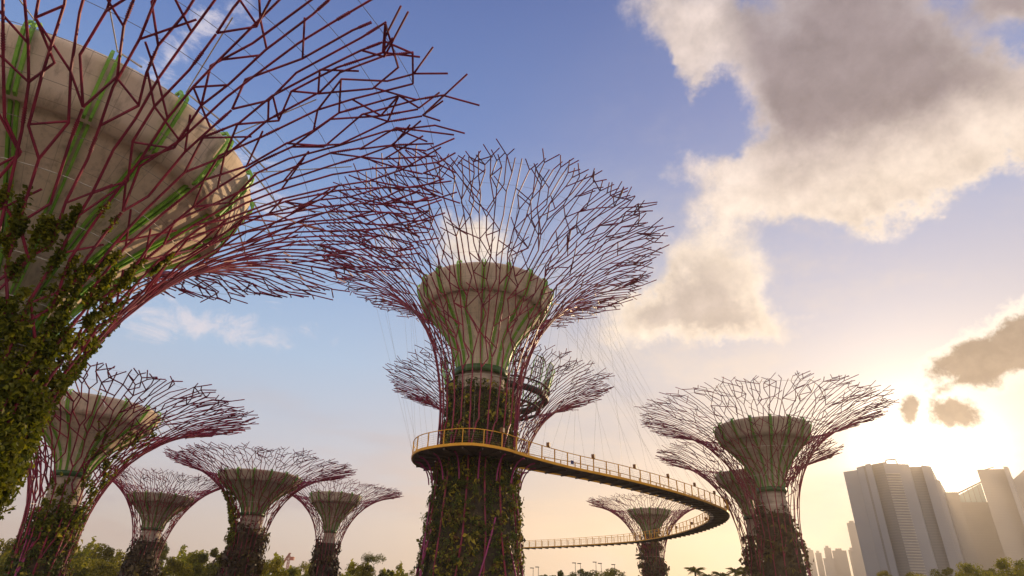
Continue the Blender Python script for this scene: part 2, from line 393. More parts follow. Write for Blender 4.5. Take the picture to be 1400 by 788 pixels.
# ------------------------------------------------------------------ supertrees
def supertree(p, label):
    rnd = random.Random(p['seed']); nrng = np.random.default_rng(p['seed'])
    root = empty('supertree', (p['x'], p['y'], 0))
    tag(root, label, 'supertree', 'steel supertrees of the grove')
    tr = p['trunk']                                    # [(z, r)...]
    zn, rn = tr[-1]; zc, Rc = p['core']; Zr, Rr = p['can']; zs, rl = p['lat']
    H = Zr - zs; h = zc - zn
    near = p.get('near', 0)
    nl = 64 if near else 36
    # trunk: planted panels, then the bare concrete neck
    zf = p['zf']
    t = MB()
    zz = np.linspace(0, zf, 14); t.lathe([(interp(tr, z), z) for z in zz], nl)
    t.build('trunk', MAT['panel'], root)
    nk = MB()
    nk.lathe([(interp(tr, zf)*.93, zf-.05)] + [(interp(tr, z)*.93, z) for z in np.linspace(zf, zn, 6)] + [(rn, zn+.02*h)], nl)
    for k in range(1, 4):
        z = zf + (zn-zf)*k/4
        nk.ring(interp(tr, z)*.93+.02, z, .05, nl, 4)
    nk.build('neck', MAT['bark'], root)
    # bowl
    if p.get('bowl', 1):
        b1 = bez([(rn*.96, zn), (rn*1.12, zn+.36*h), (Rc*.60, zn+.52*h), (Rc*.83, zn+.735*h)], 14)
        bowl = MB(); bowl.lathe(b1, nl)
        cm = MAT['conc' if near == 2 or near else 'dark_conc']; bo = bowl.build('bowl', cm, root)
        band = MB()
        prof = [(Rc*.83, zn+.735*h), (Rc*.875, zn+.725*h), (Rc*.915, zn+.80*h), (Rc*.965, zn+.90*h), (Rc*.99, zn+.95*h), (Rc*1.0, zn+.975*h),
                (Rc*.99, zn+.995*h), (Rc*.965, zc), (Rc*.93, zc-.01*h), (Rc*.86, zc-.10*h), (Rc*.4, zc-.14*h), (.05, zc-.14*h)]
        band.lathe(prof, nl); band.build('rim_band', cm, root)
        cb = MB(); cb.lathe([(rn*1.02, zn-.02*h), (rn*1.10, zn-.02*h), (rn*1.12, zn+.05*h), (rn*1.02, zn+.05*h)], nl)
        cb.build('collar', MAT['deep_green'], root)
        # green ribs: twin fins on a web, hooked over the rim
        path = [(r+.03, z) for r, z in b1] + [(Rc*.895, zn+.745*h), (Rc*.935, zn+.81*h), (Rc*.985, zn+.90*h), (Rc*1.015, zn+.96*h), (Rc*1.018, zn+.99*h), (Rc*.995, zn+1.018*h), (Rc*.955, zn+1.015*h)]
        nr = p['ribs']; wdt = p.get('ribw', .13); dep = p.get('ribw', .13)*.55
        for i in range(nr):
            a = 2*PI*(i+.5)/nr + p.get('rot', 0)
            rb = MB(); ca, sa = math.cos(a), math.sin(a)
            def P(r, z, s): return (r*ca - s*sa, r*sa + s*ca, z)
            secs = [(-1, -.36, dep), (.36, 1, dep)] if near else [(-1, -.52, dep), (.52, 1, dep), (-.52, .52, .02)]
            n = len(path)
            for (s0, s1, dd) in secs:
                base = len(rb.v)
                for k, (r, z) in enumerate(path):
                    ww = wdt*(.55+.45*k/(n-1))
                    q0 = path[max(k-1, 0)]; q1 = path[min(k+1, n-1)]
                    tx, tz = q1[0]-q0[0], q1[1]-q0[1]; l = math.hypot(tx, tz); nx, nz = tz/l, -tx/l
                    for s, d in ((s0, -.02), (s1, -.02), (s1, dd), (s0, dd)):
                        rb.v.append(P(r+nx*d, z+nz*d, s*ww))
                for k in range(n-1):
                    for q in range(4):
                        u = (q+1) % 4
                        rb.face((base+k*4+q, base+k*4+u, base+k*4+4+u, base+k*4+4+q))
                rb.face((base, base+1, base+2, base+3)); rb.face(tuple(base+(n-1)*4+q for q in range(4))[::-1])
            rb.build('rib', MAT['green' if near else 'dull_green'], root)
    # steel lattice surface
    B1, B2, B3 = p.get('b1', .52), p.get('b2', .42), p.get('b3', .90)
    bowl_pts = [(Rc*.30, zn+.36*h), (Rc*.50, zn+.52*h), (Rc*.72, zn+.66*h), (Rc*.90, zn+.76*h), (Rc*1.02, zn+.93*h), (Rc*1.03, zc)] if p.get('bowl', 1) else []
    for _ in range(30):
        lat = bez([(rl, zs), (rl*1.04, zs+B1*H), (B2*Rr, zs+B3*H), (Rr, Zr)], 60)
        gap = min([interp([(z, r) for r, z in lat], zb) - rb_ for rb_, zb in bowl_pts] + [9])
        if gap > .22: break
        B1 -= .02; B3 -= .008; B2 += .003
    arc = [0.0]
    for a, b in zip(lat, lat[1:]): arc.append(arc[-1]+math.hypot(b[0]-a[0], b[1]-a[1]))
    S = arc[-1]
    def surf(s):
        s = max(0, s)
        if s >= S:
            dr, dz = lat[-1][0]-lat[-2][0], lat[-1][1]-lat[-2][1]; l = math.hypot(dr, dz); return lat[-1][0]+dr/l*(s-S), lat[-1][1]+dz/l*(s-S)
        k = int(np.searchsorted(arc, s, 'right'))-1; k = min(k, len(lat)-2)
        f = (s-arc[k])/(arc[k+1]-arc[k]); return lat[k][0]+(lat[k+1][0]-lat[k][0])*f, lat[k][1]+(lat[k+1][1]-lat[k][1])*f
    def pt(s, th, off=0):
        r, z = surf(s); r += off*.5
        return Vector((r*math.cos(th), r*math.sin(th), z+off))
    N = p['n']; R0 = p.get('rod', .055); sides = 7 if near == 2 else (6 if near else 4)
    Ls = p.get('step', Rr*.125)
    hosts = []
    rot0 = rnd.uniform(0, 1); prevn = []
    for i in range(N):
        th0 = 2*PI*(i+rot0)/N; nodes = []
        mb = MB()
        # down the trunk
        zt = np.linspace(0.2, zs, 6); off = [rnd.uniform(-.35, .35)*2*PI/N for _ in zt]; off[-1] = 0
        tp = []
        for z, o in zip(zt, off):
            r = max(interp(tr, z)*1.0 + p.get('gap', .34), rl if z > zs*.95 else 0); tp.append(Vector((r*math.cos(th0+o), r*math.sin(th0+o), z)))
        if i % 2 == 0: mb.tube(tp, R0*1.25, sides); last = tp
        else: mb.tube([last[-2].lerp(last[-1], .35), last[-1].lerp(pt(0, th0), .75) - Vector((0, 0, .3)), pt(0, th0), pt(.2*Ls, th0)], R0*1.15, sides)
        stack = [(0.0, th0, th0, 2*PI/N*.5, 0, 0.0)]
        F = [.24, .50, .76]
        guard = 0
        while stack and guard < 60:
            guard += 1
            s, th, thc, hw, lvl, ph0 = stack.pop()
            pts = [pt(s, th)]
            tgt = S*(F[lvl]+rnd.uniform(-.09, .09)) if lvl < 3 else S*rnd.uniform(.93, 1.0)
            if lvl == 2 and rnd.random() < .28: tgt = S*rnd.uniform(.92, 1.0); lvl = 3
            first = True; zg = rnd.choice((1, -1))
            host = [(s, th)]
            while s < tgt - .25*Ls:
                L = Ls*rnd.uniform(.65, 1.35)*(.70+.45*s/S)
                r = surf(s)[0]
                pull = max(-.62, min(.62, 1.1*(thc-th)*r/L))
                if first and ph0: ph = ph0*rnd.uniform(.75, 1.15); L *= .75
                else:
                    zg = -zg if rnd.random() < .8 else zg
                    ph = zg*rnd.choice((.05, .30, .52, .62, .45))*(min(1, .25+2.0*s/S)) + pull*.6
                    if abs(th + L*math.sin(ph)/r - thc) > hw*1.5 and s > .2*S: ph = pull
                    if s < S*.22: ph = pull + rnd.uniform(-.05, .05)
                first = False
                s2 = min(s + L*math.cos(ph), max(tgt, s+.4*L))
                th += L*math.sin(ph)/max(surf((s+s2)/2)[0], .5); s = s2
                pts.append(pt(s, th, rnd.uniform(-.08, .08)*Ls*.4)); host.append((s, th))
            if len(pts) < 2: pts.append(pt(s+.3*Ls, th)); s += .3*Ls; host.append((s, th))
            rr = [R0*(1.15-.35*min(1, a[0]/S)) for a in host]
            mb.tube(pts, rr, sides); hosts.append(host); nodes += [(a_, b_) for a_, b_ in host[1:]]
            if near == 2 and rnd.random() < .6:           # threaded sleeves on the nearest tree
                a, b = pts[-2], pts[-1]; d = (b-a).normalized(); 
                for k in range(7):
                    c = a + d*(.25+.07*k); mb.tube([c, c+d*.03], rr[0]*1.35, 6)
            if lvl < 3:
                q = hw*.5; sd = rnd.choice((1, -1))
                r = surf(s)[0]; sp = min(.68, max(.38, q*r/Ls*1.6))
                if rnd.random() < .45:
                    stack.append((s, th, thc+q, q, lvl+1, sp)); stack.append((s, th, thc-q, q, lvl+1, -sp))
                else:
                    stack.append((s, th, thc+sd*q, q, lvl+1, sd*.10)); stack.append((s, th, thc-sd*q, q, lvl+1, -sd*min(.8, sp*1.5)))
            else:
                k = rnd.random()
                if k < .62:
                    for sg in ((1, -1) if k < .42 else (rnd.choice((1, -1)),)):
                        L = Ls*rnd.uniform(.35, .75); ph = sg*rnd.uniform(.35, .75)
                        mb.tube([pt(s, th), pt(s+L*math.cos(ph), th+L*math.sin(ph)/surf(s)[0], rnd.uniform(-.1, .25))], R0*.8, sides)
            if lvl >= 1 and rnd.random() < .45:       # a short dead-end spur
                s_, t_ = host[len(host)//2]; L = Ls*rnd.uniform(.6, 1.15); ph = rnd.choice((1, -1))*rnd.uniform(.5, .85)
                mb.tube([pt(s_, t_), pt(s_+L*math.cos(ph), t_+L*math.sin(ph)/surf(s_)[0])], R0*.8, sides)
        # short links that close cells with the neighbouring branch
        for (a_, b_) in nodes:
            if a_ < .22*S or rnd.random() > p.get('link', .34): continue
            best = None
            for (c_, d_) in (prevn + nodes):
                ds = c_ - a_; r_ = surf((a_+c_)/2)[0]; lat_ = abs(d_-b_)*r_
                if .25*Ls < ds < 1.1*Ls and .28*Ls < lat_ < .95*Ls and (best is None or lat_+ds < best[0]): best = (lat_+ds, c_, d_)
            if best: mb.tube([pt(a_, b_), pt(best[1], best[2])], R0*.85, sides)
        prevn = nodes
        mb.build('branch', MAT['steel'], root)
    # diagonal braces between the rods on the trunk
    br = p.get('brace', 10)
    for i in range(br):
        a = 2*PI*i/br + rnd.uniform(-.1, .1); z0 = rnd.uniform(1, zs*.55); z1 = z0 + rnd.uniform(4, 8); da = rnd.choice((1, -1))*rnd.uniform(.25, .6)
        pts = []
        for k in range(5):
            z = z0+(z1-z0)*k/4; r = interp(tr, z)+p.get('gap', .34)+.1; th = a+da*k/4; pts.append((r*math.cos(th), r*math.sin(th), z))
        mb = MB(); mb.tube(pts, R0*1.15, sides); mb.build('brace', MAT['magenta'], root)
    # tension hoops of thin cable
    for k in range(p.get('hoops', 0)):
        f = .16 + .80*k/max(1, p['hoops']-1); r, z = surf(S*f)
        mb = MB(); mb.ring(r-.06, z-.03, p.get('hoopr', .018) if f < .5 else p.get('hoopr', .018)*.62, 90, 4)
        mb.build('hoop', MAT['hoop'] if f < .5 else MAT['cable'], root)
    # struts from the bowl rim to the branches
    ns = p.get('struts', 0)
    for i in range(ns):
        a = 2*PI*(i+.5)/ns + p.get('rot', 0)
        for da, f in ((.10, .66), (-.12, .80)):
            r, z = surf(S*f); mb = MB()
            mb.tube([(Rc*1.02*math.cos(a), Rc*1.02*math.sin(a), zc+.02*h), (r*math.cos(a+da), r*math.sin(a+da), z)], .022 if f > .7 else .034, 5)
            mb.build('strut', MAT['hoop'], root)
    # plants on the trunk, in clumps
    npl = p.get('plants', 0)
    if npl:
        cen = []; nrm = []; tan = []; ln = []; wd = []; ti = []
        ncl = max(1, npl//16); sz = p.get('leaf', .34)
        zlo = p.get('zlo', 0)
        for c in range(ncl):
            z = zlo + (zf+p.get('ov', .6)-zlo)*nrng.random()**.9; a = nrng.random()*2*PI
            bare = math.sin(a*5+p['seed'])*math.sin(z*.9+a*2)
            dens = 1 - max(0, (z-(zf-2.5))/3.5)*.6
            if nrng.random() > dens: continue
            r0 = interp(tr, z); kind = nrng.random()
            tint = min(1, max(0, .30+.22*math.sin(a*4.1+z*.8)*math.sin(z*1.3-a*2+1)+nrng.normal(0, .16))) if kind < .84 else .82+.18*nrng.random()
            asp = (.22+.2*nrng.random()) if nrng.random() < .4 else (.45+.3*nrng.random()); big = 1.7 if kind > .9 else 1.0
            cs = sz*(.8+1.2*nrng.random())*big; m = int(10+12*nrng.random())
            o = np.array([math.cos(a), math.sin(a), 0]); tt = np.array([-math.sin(a), math.cos(a), 0]); zz = np.array([0, 0, 1.])
            dr = .10+p.get('puff', .42)*nrng.random()**1.5
            base = o*(r0+dr)+zz*z
            for k in range(m):
                u, v = nrng.normal(0, .55, 2)*cs*1.3
                dvec = tt*u + zz*v + o*abs(nrng.normal(0, .25))*cs*1.6
                cen.append(base+dvec)
                out = o*.9 + tt*u/cs*.7 + zz*(.35+v/cs*.5) + nrng.normal(0, .35, 3)
                nrm.append(out); tan.append(dvec/cs + nrng.normal(0, .4, 3) - zz*.35)
                l = cs*(.65+.7*nrng.random()); ln.append(l); wd.append(l*asp); ti.append(min(1, max(0, tint+nrng.normal(0, .06))))
        me = leaves_mesh('planting', np.array(cen), np.array(nrm), np.array(tan), np.array(ln), np.array(wd), np.array(ti), MAT[p.get('pmat', 'plant')])
        o = link('planting', me, root); tag(o, kind='stuff')
    # vines climbing out along the rods
    if p.get('vines'):
        cen = []; nrm = []; tan = []; ln = []; ti = []
        for (a0, a1, smax, cnt, spread) in p['vines']:
            cand = [h_ for h_ in hosts if h_[0][0] == 0.0]
            cand = [h_ for h_ in hosts if (h_[0][1] - a0) % (2*PI) < (a1-a0)]
            if not cand: continue
            for _ in range(cnt):
                h_ = cand[int(nrng.integers(len(cand)))]
                k = int(nrng.integers(len(h_)-1)); f = nrng.random()
                s = h_[k][0]*(1-f)+h_[k+1][0]*f; th = h_[k][1]*(1-f)+h_[k+1][1]*f
                lim = smax*S*(.6+.4*math.sin(h_[0][1]*37.0+2.0*k))
                if s > lim: s = s*lim/S*1.0; th = h_[0][1]
                thin = max(.25, 1-s/(smax*S))
                q = pt(s, th); sp = spread*thin
                q = q + Vector(nrng.normal(0, 1, 3))*sp*.55 - Vector((0, 0, sp*.5*nrng.random()))
                cen.append(tuple(q)); nv = nrng.normal(0, 1, 3) + np.array([q.x, q.y, 0])/max(1, math.hypot(q.x, q.y))*.8 + np.array([0, 0, .5]); nrm.append(nv)
                tan.append(nrng.normal(0, 1, 3)-np.array([0, 0, .7])); ln.append(p.get('vleaf', .26)*(.7+.7*nrng.random())); ti.append(min(1, max(0, .35+.25*math.sin(th*23+s)+nrng.normal(0, .12))))
        ln = np.array(ln)
        me = leaves_mesh('vines', np.array(cen), np.array(nrm), np.array(tan), ln, ln*.66, np.array(ti), MAT['vine'])
        o = link('vines', me, root); tag(o, kind='stuff')
    p['surf'] = surf; p['S'] = S
    return root

trees = {}
def ST(key, label, **p): trees[key] = p; p['root'] = supertree(p, label); return p
ST('near', 'huge leafy supertree filling the upper left corner, cut off by the frame', x=-16.63, y=18.0, seed=3, link=.22,
   trunk=[(0, 2.2), (9, 1.62), (12, 1.42), (15.9, 1.35)], zf=14.6, core=(23.83, 6.1), can=(24.75, 14.3), lat=(10.9, 1.78), b1=.57, b2=.42, b3=.97,
   n=28, ribs=18, ribw=.15, near=2, rod=.043, step=1.75, hoops=14, hoopr=.015, struts=18, plants=26000, leaf=.145, zlo=6, ov=.8, gap=.22, puff=.34, pmat='vine',
   vines=[(-1.2, .25, .46, 19000, .38), (-2.6, -1.2, .36, 9000, .32), (.25, .9, .34, 4000, .34), (.9, 3.6, .25, 1800, .3)], vleaf=.165, brace=10)
ST('centre', 'tall central supertree whose trunk carries the yellow skyway platform', x=-2.45, y=50.0, seed=8,
   trunk=[(0, 4.9), (10.8, 3.55), (18.8, 2.8), (23.5, 2.4), (26.6, 2.15)], zf=25.0, core=(34.77, 6.25), can=(38.2, 16.4), lat=(22.0, 3.3),
   n=28, ribs=18, ribw=.17, near=1, rod=.055, step=2.1, hoops=10, hoopr=.014, struts=18, plants=60000, leaf=.125, zlo=8, ov=.6, brace=26, gap=.36, puff=.5)
ST('behind', 'supertree with dark ring and green basket frames behind the central trunk', x=-1.4, y=72.0, seed=21, bowl=0,
   trunk=[(0, 3.6), (12, 2.8), (20, 2.3), (25, 2.0)], zf=24.0, core=(31.5, 5.0), can=(33.2, 13.7), lat=(18.5, 2.9), n=26, ribs=0, rod=.050, step=1.75, hoops=5, plants=3500, leaf=.4, zlo=9, pmat='dry', ov=2)
ST('left', 'leaning leafy supertree at lower left with vines out along its right branches', x=-36.32, y=52.0, seed=14,
   trunk=[(0, 2.5), (9.9, 1.6), (13.8, 1.4), (17.4, 1.25)], zf=14.3, core=(23.22, 5.2), can=(23.7, 12.5), lat=(12.5, 2.0), n=24, ribs=16, near=1, rod=.054, step=1.6, hoops=8, hoopr=.012, struts=16,
   plants=12000, leaf=.17, zlo=7, pmat='plant', vines=[(-.95, .15, .62, 2600, .26), (-1.5, -.9, .3, 1200, .3)], vleaf=.22, brace=14, gap=.28)
ST('left_small', 'small supertree between the lower left supertree and the wide flat one', x=-51.76, y=95.0, seed=31,
   trunk=[(0, 2.6), (11.1, 1.9), (15, 1.6), (17.2, 1.35)], zf=15.6, core=(21.94, 4.39), can=(24.2, 8.5), lat=(13.5, 1.9), n=22, ribs=14, rod=.043, step=1.25, hoops=4, plants=2600, leaf=.36, zlo=8, pmat='dry', brace=10, gap=.2)
ST('left_wide', 'wide flat topped supertree overlapping two smaller ones left of centre', x=-31.62, y=80.0, seed=44,
   trunk=[(0, 2.5), (11.1, 1.75), (15, 1.55), (18.0, 1.35)], zf=15.9, core=(22.79, 5.07), can=(24.1, 11.3), lat=(14.0, 1.9), n=24, ribs=16, rod=.043, step=1.5, hoops=5, plants=3200, leaf=.34, zlo=8, pmat='dry', brace=10, gap=.22,
   vines=[(2.6, 4.2, .5, 1500, .35)], vleaf=.4)
ST('left_far', 'small supertree just left of the central trunk, partly behind the wide flat one', x=-28.33, y=105.0, seed=52,
   trunk=[(0, 2.2), (12.2, 1.5), (16, 1.25), (18.6, .98)], zf=17.0, core=(24.4, 4.23), can=(25.1, 10.7), lat=(14.5, 1.7), n=22, ribs=14, rod=.043, step=1.45, hoops=4, plants=2400, leaf=.36, zlo=9, pmat='dry', brace=8, gap=.2)
ST('right_far', 'small distant supertree seen through the loop of the skyway', x=28.0, y=122.0, seed=63,
   trunk=[(0, 2.1), (13, 1.6), (18, 1.4), (21.4, 1.35)], zf=20.0, core=(26.0, 4.0), can=(27.3, 11.6), lat=(15.0, 1.95), n=24, ribs=16, rod=.043, step=1.5, hoops=4, plants=2200, leaf=.36, zlo=9, pmat='dry', brace=8, gap=.35)
ST('right', 'wide supertree with pale bowl standing in front at right, before the sun', x=26.72, y=62.0, seed=77,
   trunk=[(0, 2.7), (12.2, 1.85), (16, 1.55), (19.8, 1.25)], zf=17.6, core=(26.25, 4.74), can=(27.6, 12.4), lat=(15.5, 2.0), n=24, ribs=16, rod=.038, step=1.6, hoops=6, struts=16, plants=6000, leaf=.2, zlo=8, pmat='dry', brace=12, gap=.36)
ST('right_behind', 'supertree mostly hidden behind the pale bowled one at right', x=30.2, y=76.0, seed=85,
   trunk=[(0, 2.1), (11.9, 1.4), (16, 1.25), (19.0, 1.15)], zf=17.0, core=(24.2, 3.9), can=(26.6, 10.7), lat=(14.5, 1.9), n=22, ribs=14, rod=.043, step=1.6, hoops=4, plants=6000, leaf=.22, zlo=8, pmat='dry', brace=8, gap=.24)

# the tree behind the central one: restaurant ring and basket frames instead of a bowl
rt_ = trees['behind']['root']
mb = MB(); mb.ring(6.0, 31.6, .42, 60, 8); mb.ring(5.2, 30.2, .16, 60, 6); mb.ring(6.5, 32.5, .12, 60, 6)
for i in range(32):
    a = 2*PI*i/32; b = a + .12
    mb.tube([(5.2*math.cos(a), 5.2*math.sin(a), 30.2), (6.0*math.cos(b), 6.0*math.sin(b), 31.6), (6.5*math.cos(a), 6.5*math.sin(a), 32.5)], .06, 5)
mb.build('ring_deck', MAT['dark'], rt_)
mb = MB(); mb.lathe([(2.0, 24.5), (2.1, 27.5), (2.5, 30), (2.9, 31.5)], 40)
for i in range(16): mb.tube([(2.4*math.cos(2*PI*i/16), 2.4*math.sin(2*PI*i/16), 29), (6.0*math.cos(2*PI*i/16), 6.0*math.sin(2*PI*i/16), 31.5)], .10, 5)

mb.build('bowl', MAT['panel'], rt_)
mb = MB(); mb.lathe([(2.9, 31.5), (2.9, 33.6), (2.6, 33.8), (.05, 33.8)], 40); mb.build('pavilion', MAT['bark'], rt_)
for i in range(16):
    a = 2*PI*i/16; mb = MB(); r = 6.3; wd = .85
    loop = [(-.7, 32.3), (-1, 32.8), (-1, 34.8), (-.7, 35.4), (.7, 35.4), (1, 34.8), (1, 32.8), (.7, 32.3), (-.7, 32.3)]
    tilt = lambda z: r + (z-32.3)*.28
    pts = [(tilt(z)*math.cos(a) - s*wd*math.sin(a), tilt(z)*math.sin(a) + s*wd*math.cos(a), z) for s, z in loop]
    mb.tube(pts, .07, 5)
    bk = mb.build('basket_frame', MAT['green'], rt_)
    mg = MB()
    for k in range(1, 5):
        z = 32.3 + 3.1*k/5; mg.tube([(tilt(z)*math.cos(a) - s*wd*math.sin(a), tilt(z)*math.sin(a) + s*wd*math.cos(a), z) for s in (-1, 1)], .045, 4)
        s = -1+2*k/5; mg.tube([(tilt(z)*math.cos(a) - s*wd*math.sin(a), tilt(z)*math.sin(a) + s*wd*math.cos(a), z) for z in (32.4, 35.3)], .045, 4)
    mg.build('grille', MAT['dark'], bk)

# ------------------------------------------------------------------ skyway
DZ = 19.3
outer = [(-1.0, 55.9), (-4.6, 55.5), (-7.2, 53.2), (-7.75, 50.2), (-7.0, 47.0), (-5.1, 45.0), (-2.6, 44.0), (-.2, 45.2), (1.7, 47.4), (5.4, 51.1), (11.2, 55.8), (17.4, 61.8), (22.6, 68.0),
         (26.5, 74.3), (28.6, 83.5), (28.0, 97.6), (24.1, 110.9), (15.3, 122.4), (4.4, 132.3), (-4, 138)]
def catmull(P, n):
    out = []
    P = [Vector((*p, 0)) for p in P]
    for i in range(len(P)-1):
        a, b, c, d = P[max(i-1, 0)], P[i], P[i+1], P[min(i+2, len(P)-1)]
        for k in range(n):
            t = k/n; out.append(.5*((2*b)+(c-a)*t+(2*a-5*b+4*c-d)*t*t+(3*b-3*c+d-a)*t**3))
    return out+[P[-1]]
raw = catmull(outer, 24)
def resample(P, step):
    out = [P[0]]; acc = 0
    for a, b in zip(P, P[1:]):
        l = (b-a).length
        while acc + l >= step:
            f = (step-acc)/l; a = a+(b-a)*f; out.append(a); l = (b-a).length; acc = 0
        acc += l
    return out
line = resample(raw, .8)
def frame(P):
    res = []
    for i, p_ in enumerate(P):
        d = (P[min(i+1, len(P)-1)]-P[max(i-1, 0)]).normalized(); res.append((p_, d, Vector((-d.y, d.x, 0))))     # left normal = inner side
    return res
fr = frame(line)
WID = 2.3
skyw = empty('skyway', (-2.45, 50, 0)); tag(skyw, 'curving aerial walkway with yellow edge and railings hung between the supertrees', 'walkway')
off0 = Vector((2.45, -50, 0))
WI = [2.3+1.2*max(0, min(1, (40-i)/10))*(1 if i > 22 else max(0, (i-14)/8)) for i in range(len(fr))]
def strip(mb, prof, mi=0, closed=True):
    """sweep prof [(lateral offset inwards, z)] along the walkway"""
    base = len(mb.v); m = len(prof)
    for i, (p_, d, nrm) in enumerate(fr):
        for (o, z) in prof:
            q = p_+nrm*(o if o < 1 else o-WID+WI[i])+off0; mb.v.append((q.x, q.y, z))
    for i in range(len(fr)-1):
        for k in range(m if closed else m-1):
            u = (k+1) % m; mb.face((base+i*m+k, base+i*m+u, base+(i+1)*m+u, base+(i+1)*m+k), mi)
    if closed:
        mb.face(tuple(base+k for k in range(m))[::-1]); mb.face(tuple(base+(len(fr)-1)*m+k for k in range(m)))
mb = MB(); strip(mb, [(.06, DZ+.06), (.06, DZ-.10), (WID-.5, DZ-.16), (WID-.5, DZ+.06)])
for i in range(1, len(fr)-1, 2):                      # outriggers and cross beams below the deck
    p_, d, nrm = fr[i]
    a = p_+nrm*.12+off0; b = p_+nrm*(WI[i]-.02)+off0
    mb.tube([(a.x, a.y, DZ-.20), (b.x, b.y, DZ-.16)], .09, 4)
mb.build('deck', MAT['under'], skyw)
mb = MB(); strip(mb, [(-.05, DZ+.14), (-.05, DZ-.06), (.05, DZ-.06), (.05, DZ+.14)]); mb.build('edge_beam', MAT['yellow'], skyw)
mb = MB(); strip(mb, [(WID-.06, DZ-.04), (WID-.06, DZ-.16), (WID+.06, DZ-.16), (WID+.06, DZ-.04)]); mb.build('edge_beam', MAT['yellow'], skyw)
for o in (.0, WID):
    mb = MB(); strip(mb, [(o-.03, DZ+1.22), (o-.03, DZ+1.17), (o+.03, DZ+1.17), (o+.03, DZ+1.22)]); mb.build('handrail', MAT['yellow'], skyw)
    mb = MB()
    for z in (.30, .46, .62, .78, .94): strip(mb, [(o-.006, DZ+z), (o+.006, DZ+z+.005), (o, DZ+z-.008)])
    mb.build('rail_wires', MAT['cable'], skyw)
    cnt = 0; rest = MB()
    for i in range(1, len(fr), 2):
        p_, d, nrm = fr[i]; q = p_+nrm*(o if o < 1 else WI[i])+off0
        ang = math.atan2(d.y, d.x)
        if o == 0 and cnt < 62 or o > 0 and cnt < 38:
            pb = MB(); pb.box((q.x, q.y, DZ+.60), (.05, .09, 1.15), ang); pb.build('post', MAT['yellow'], skyw); cnt += 1
        else: rest.box((q.x, q.y, DZ+.60), (.05, .09, 1.15), ang)
    r_ = rest.build('posts', MAT['yellow'], skyw); tag(r_, kind='stuff')
for i in range(27, 120, 7):                            # floodlight boxes on the posts
    p_, d, nrm = fr[i]; q = p_+off0; pb = MB(); pb.box((q.x, q.y, DZ+1.40), (.30, .26, .34), math.atan2(d.y, d.x)+.4); pb.box((q.x, q.y, DZ+1.22), (.05, .05, .1), 0)
    pb.build('floodlight', MAT['lamp'], skyw)
p_, d, nrm = fr[38]; q = p_+nrm*.2+off0; pb = MB(); pb.box((q.x, q.y, DZ+.55), (.34, .05, .30), math.atan2(d.y, d.x)); pb.build('sign_panel', MAT['blue'], skyw)
# hanger cables from the canopies
tc_ = trees['centre']
for i in range(44):
    k = 6 + int(i*1.7)
    if k >= len(fr)-2: break
    p_, d, nrm = fr[k]; q = p_+nrm*.1+off0
    s = tc_['S']*(.55+.30*((i*7) % 10)/10); r, z = tc_['surf'](s)
    aim = math.atan2(q.y, q.x)
    if k > 26: aim = math.atan2(q.y, q.x) - .25
    top = Vector((r*math.cos(aim), r*math.sin(aim), z))
    pb = MB(); pb.tube([(q.x, q.y, DZ+.1), tuple(top)], .007, 3); pb.build('hanger_cable', MAT['cable'], skyw)
# bracket arms under the platform
for i in range(16):
    a = 2*PI*i/16+.1; pts = []
    for k in range(7):
        f = k/6; r = 3.7+1.25*f**1.6; z = 17.3+1.75*math.sin(f*PI/2); pts.append((r*math.cos(a), r*math.sin(a), z))
    pb = MB(); pb.tube(pts, .06, 6); pb.build('bracket_arm', MAT['magenta'], skyw)

# ------------------------------------------------------------------ ordinary trees
def crown_mesh(name, seed, material, flat=1.0, n=5200, clumps=48, leaf=.09, umbrella=False):
    r = np.random.default_rng(seed); cen = []; nrm = []; tan = []; ln = []; ti = []
    cl = []
    for c in range(clumps):
        d = r.normal(0, 1, 3); d /= np.linalg.norm(d); d[2] = d[2]*1.05 if not umbrella else abs(d[2])*.35+.45
        rad = .5+.42*r.random(); cl.append((d*rad*np.array([1, 1, flat]), .20+.17*r.random(), r.random()))
    for k in range(n):
        c, s, t = cl[int(r.integers(clumps))]
        d = r.normal(0, 1, 3); d /= np.linalg.norm(d); rr = s*(.55+.5*r.random())
        cen.append(c+d*rr*np.array([1, 1, .75])); nrm.append(d+np.array([0, 0, .5])+r.normal(0, .5, 3)); tan.append(r.normal(0, 1, 3)); ln.append(leaf*(.6+.8*r.random())); ti.append(min(1, max(0, .2+.6*t+r.normal(0, .1))))
    ln = np.array(ln)
    return leaves_mesh(name, np.array(cen), np.array(nrm), np.array(tan), ln, ln*.62, np.array(ti), material)
CROWNS = [crown_mesh('crown', 1, MAT['crown_a'], .8), crown_mesh('crown', 2, MAT['crown_b'], .9, clumps=30), crown_mesh('crown', 3, MAT['crown_c'], .75, clumps=22),
          crown_mesh('crown', 4, MAT['crown_b'], .8, n=1100, clumps=20, leaf=.11), crown_mesh('crown', 5, MAT['crown_c'], .6, n=1500, clumps=18, leaf=.08, umbrella=True)]
CZM = [max(v.co.z for v in m.vertices)*.95 for m in CROWNS]
def trunk_mesh(seed):
    r = random.Random(seed); mb = MB()
    mb.tube([(0, 0, 0), (.02, .01, .35), (-.01, .02, .62), (.01, 0, .95)], [.03, .024, .018, .006], 7)
    for k in range(9):
        a = r.uniform(0, 2*PI); z = r.uniform(.42, .75); l = r.uniform(.12, .26)
        mb.tube([(0, 0, z), (l*.5*math.cos(a), l*.5*math.sin(a), z+l*.45), (l*math.cos(a), l*math.sin(a), z+l*.7)], [.012, .008, .003], 5)
    me = bpy.data.meshes.new('trunk'); me.from_pydata(mb.v, [], mb.f); me.materials.append(MAT['wood']); return me
TRUNKS = [trunk_mesh(i) for i in range(3)]
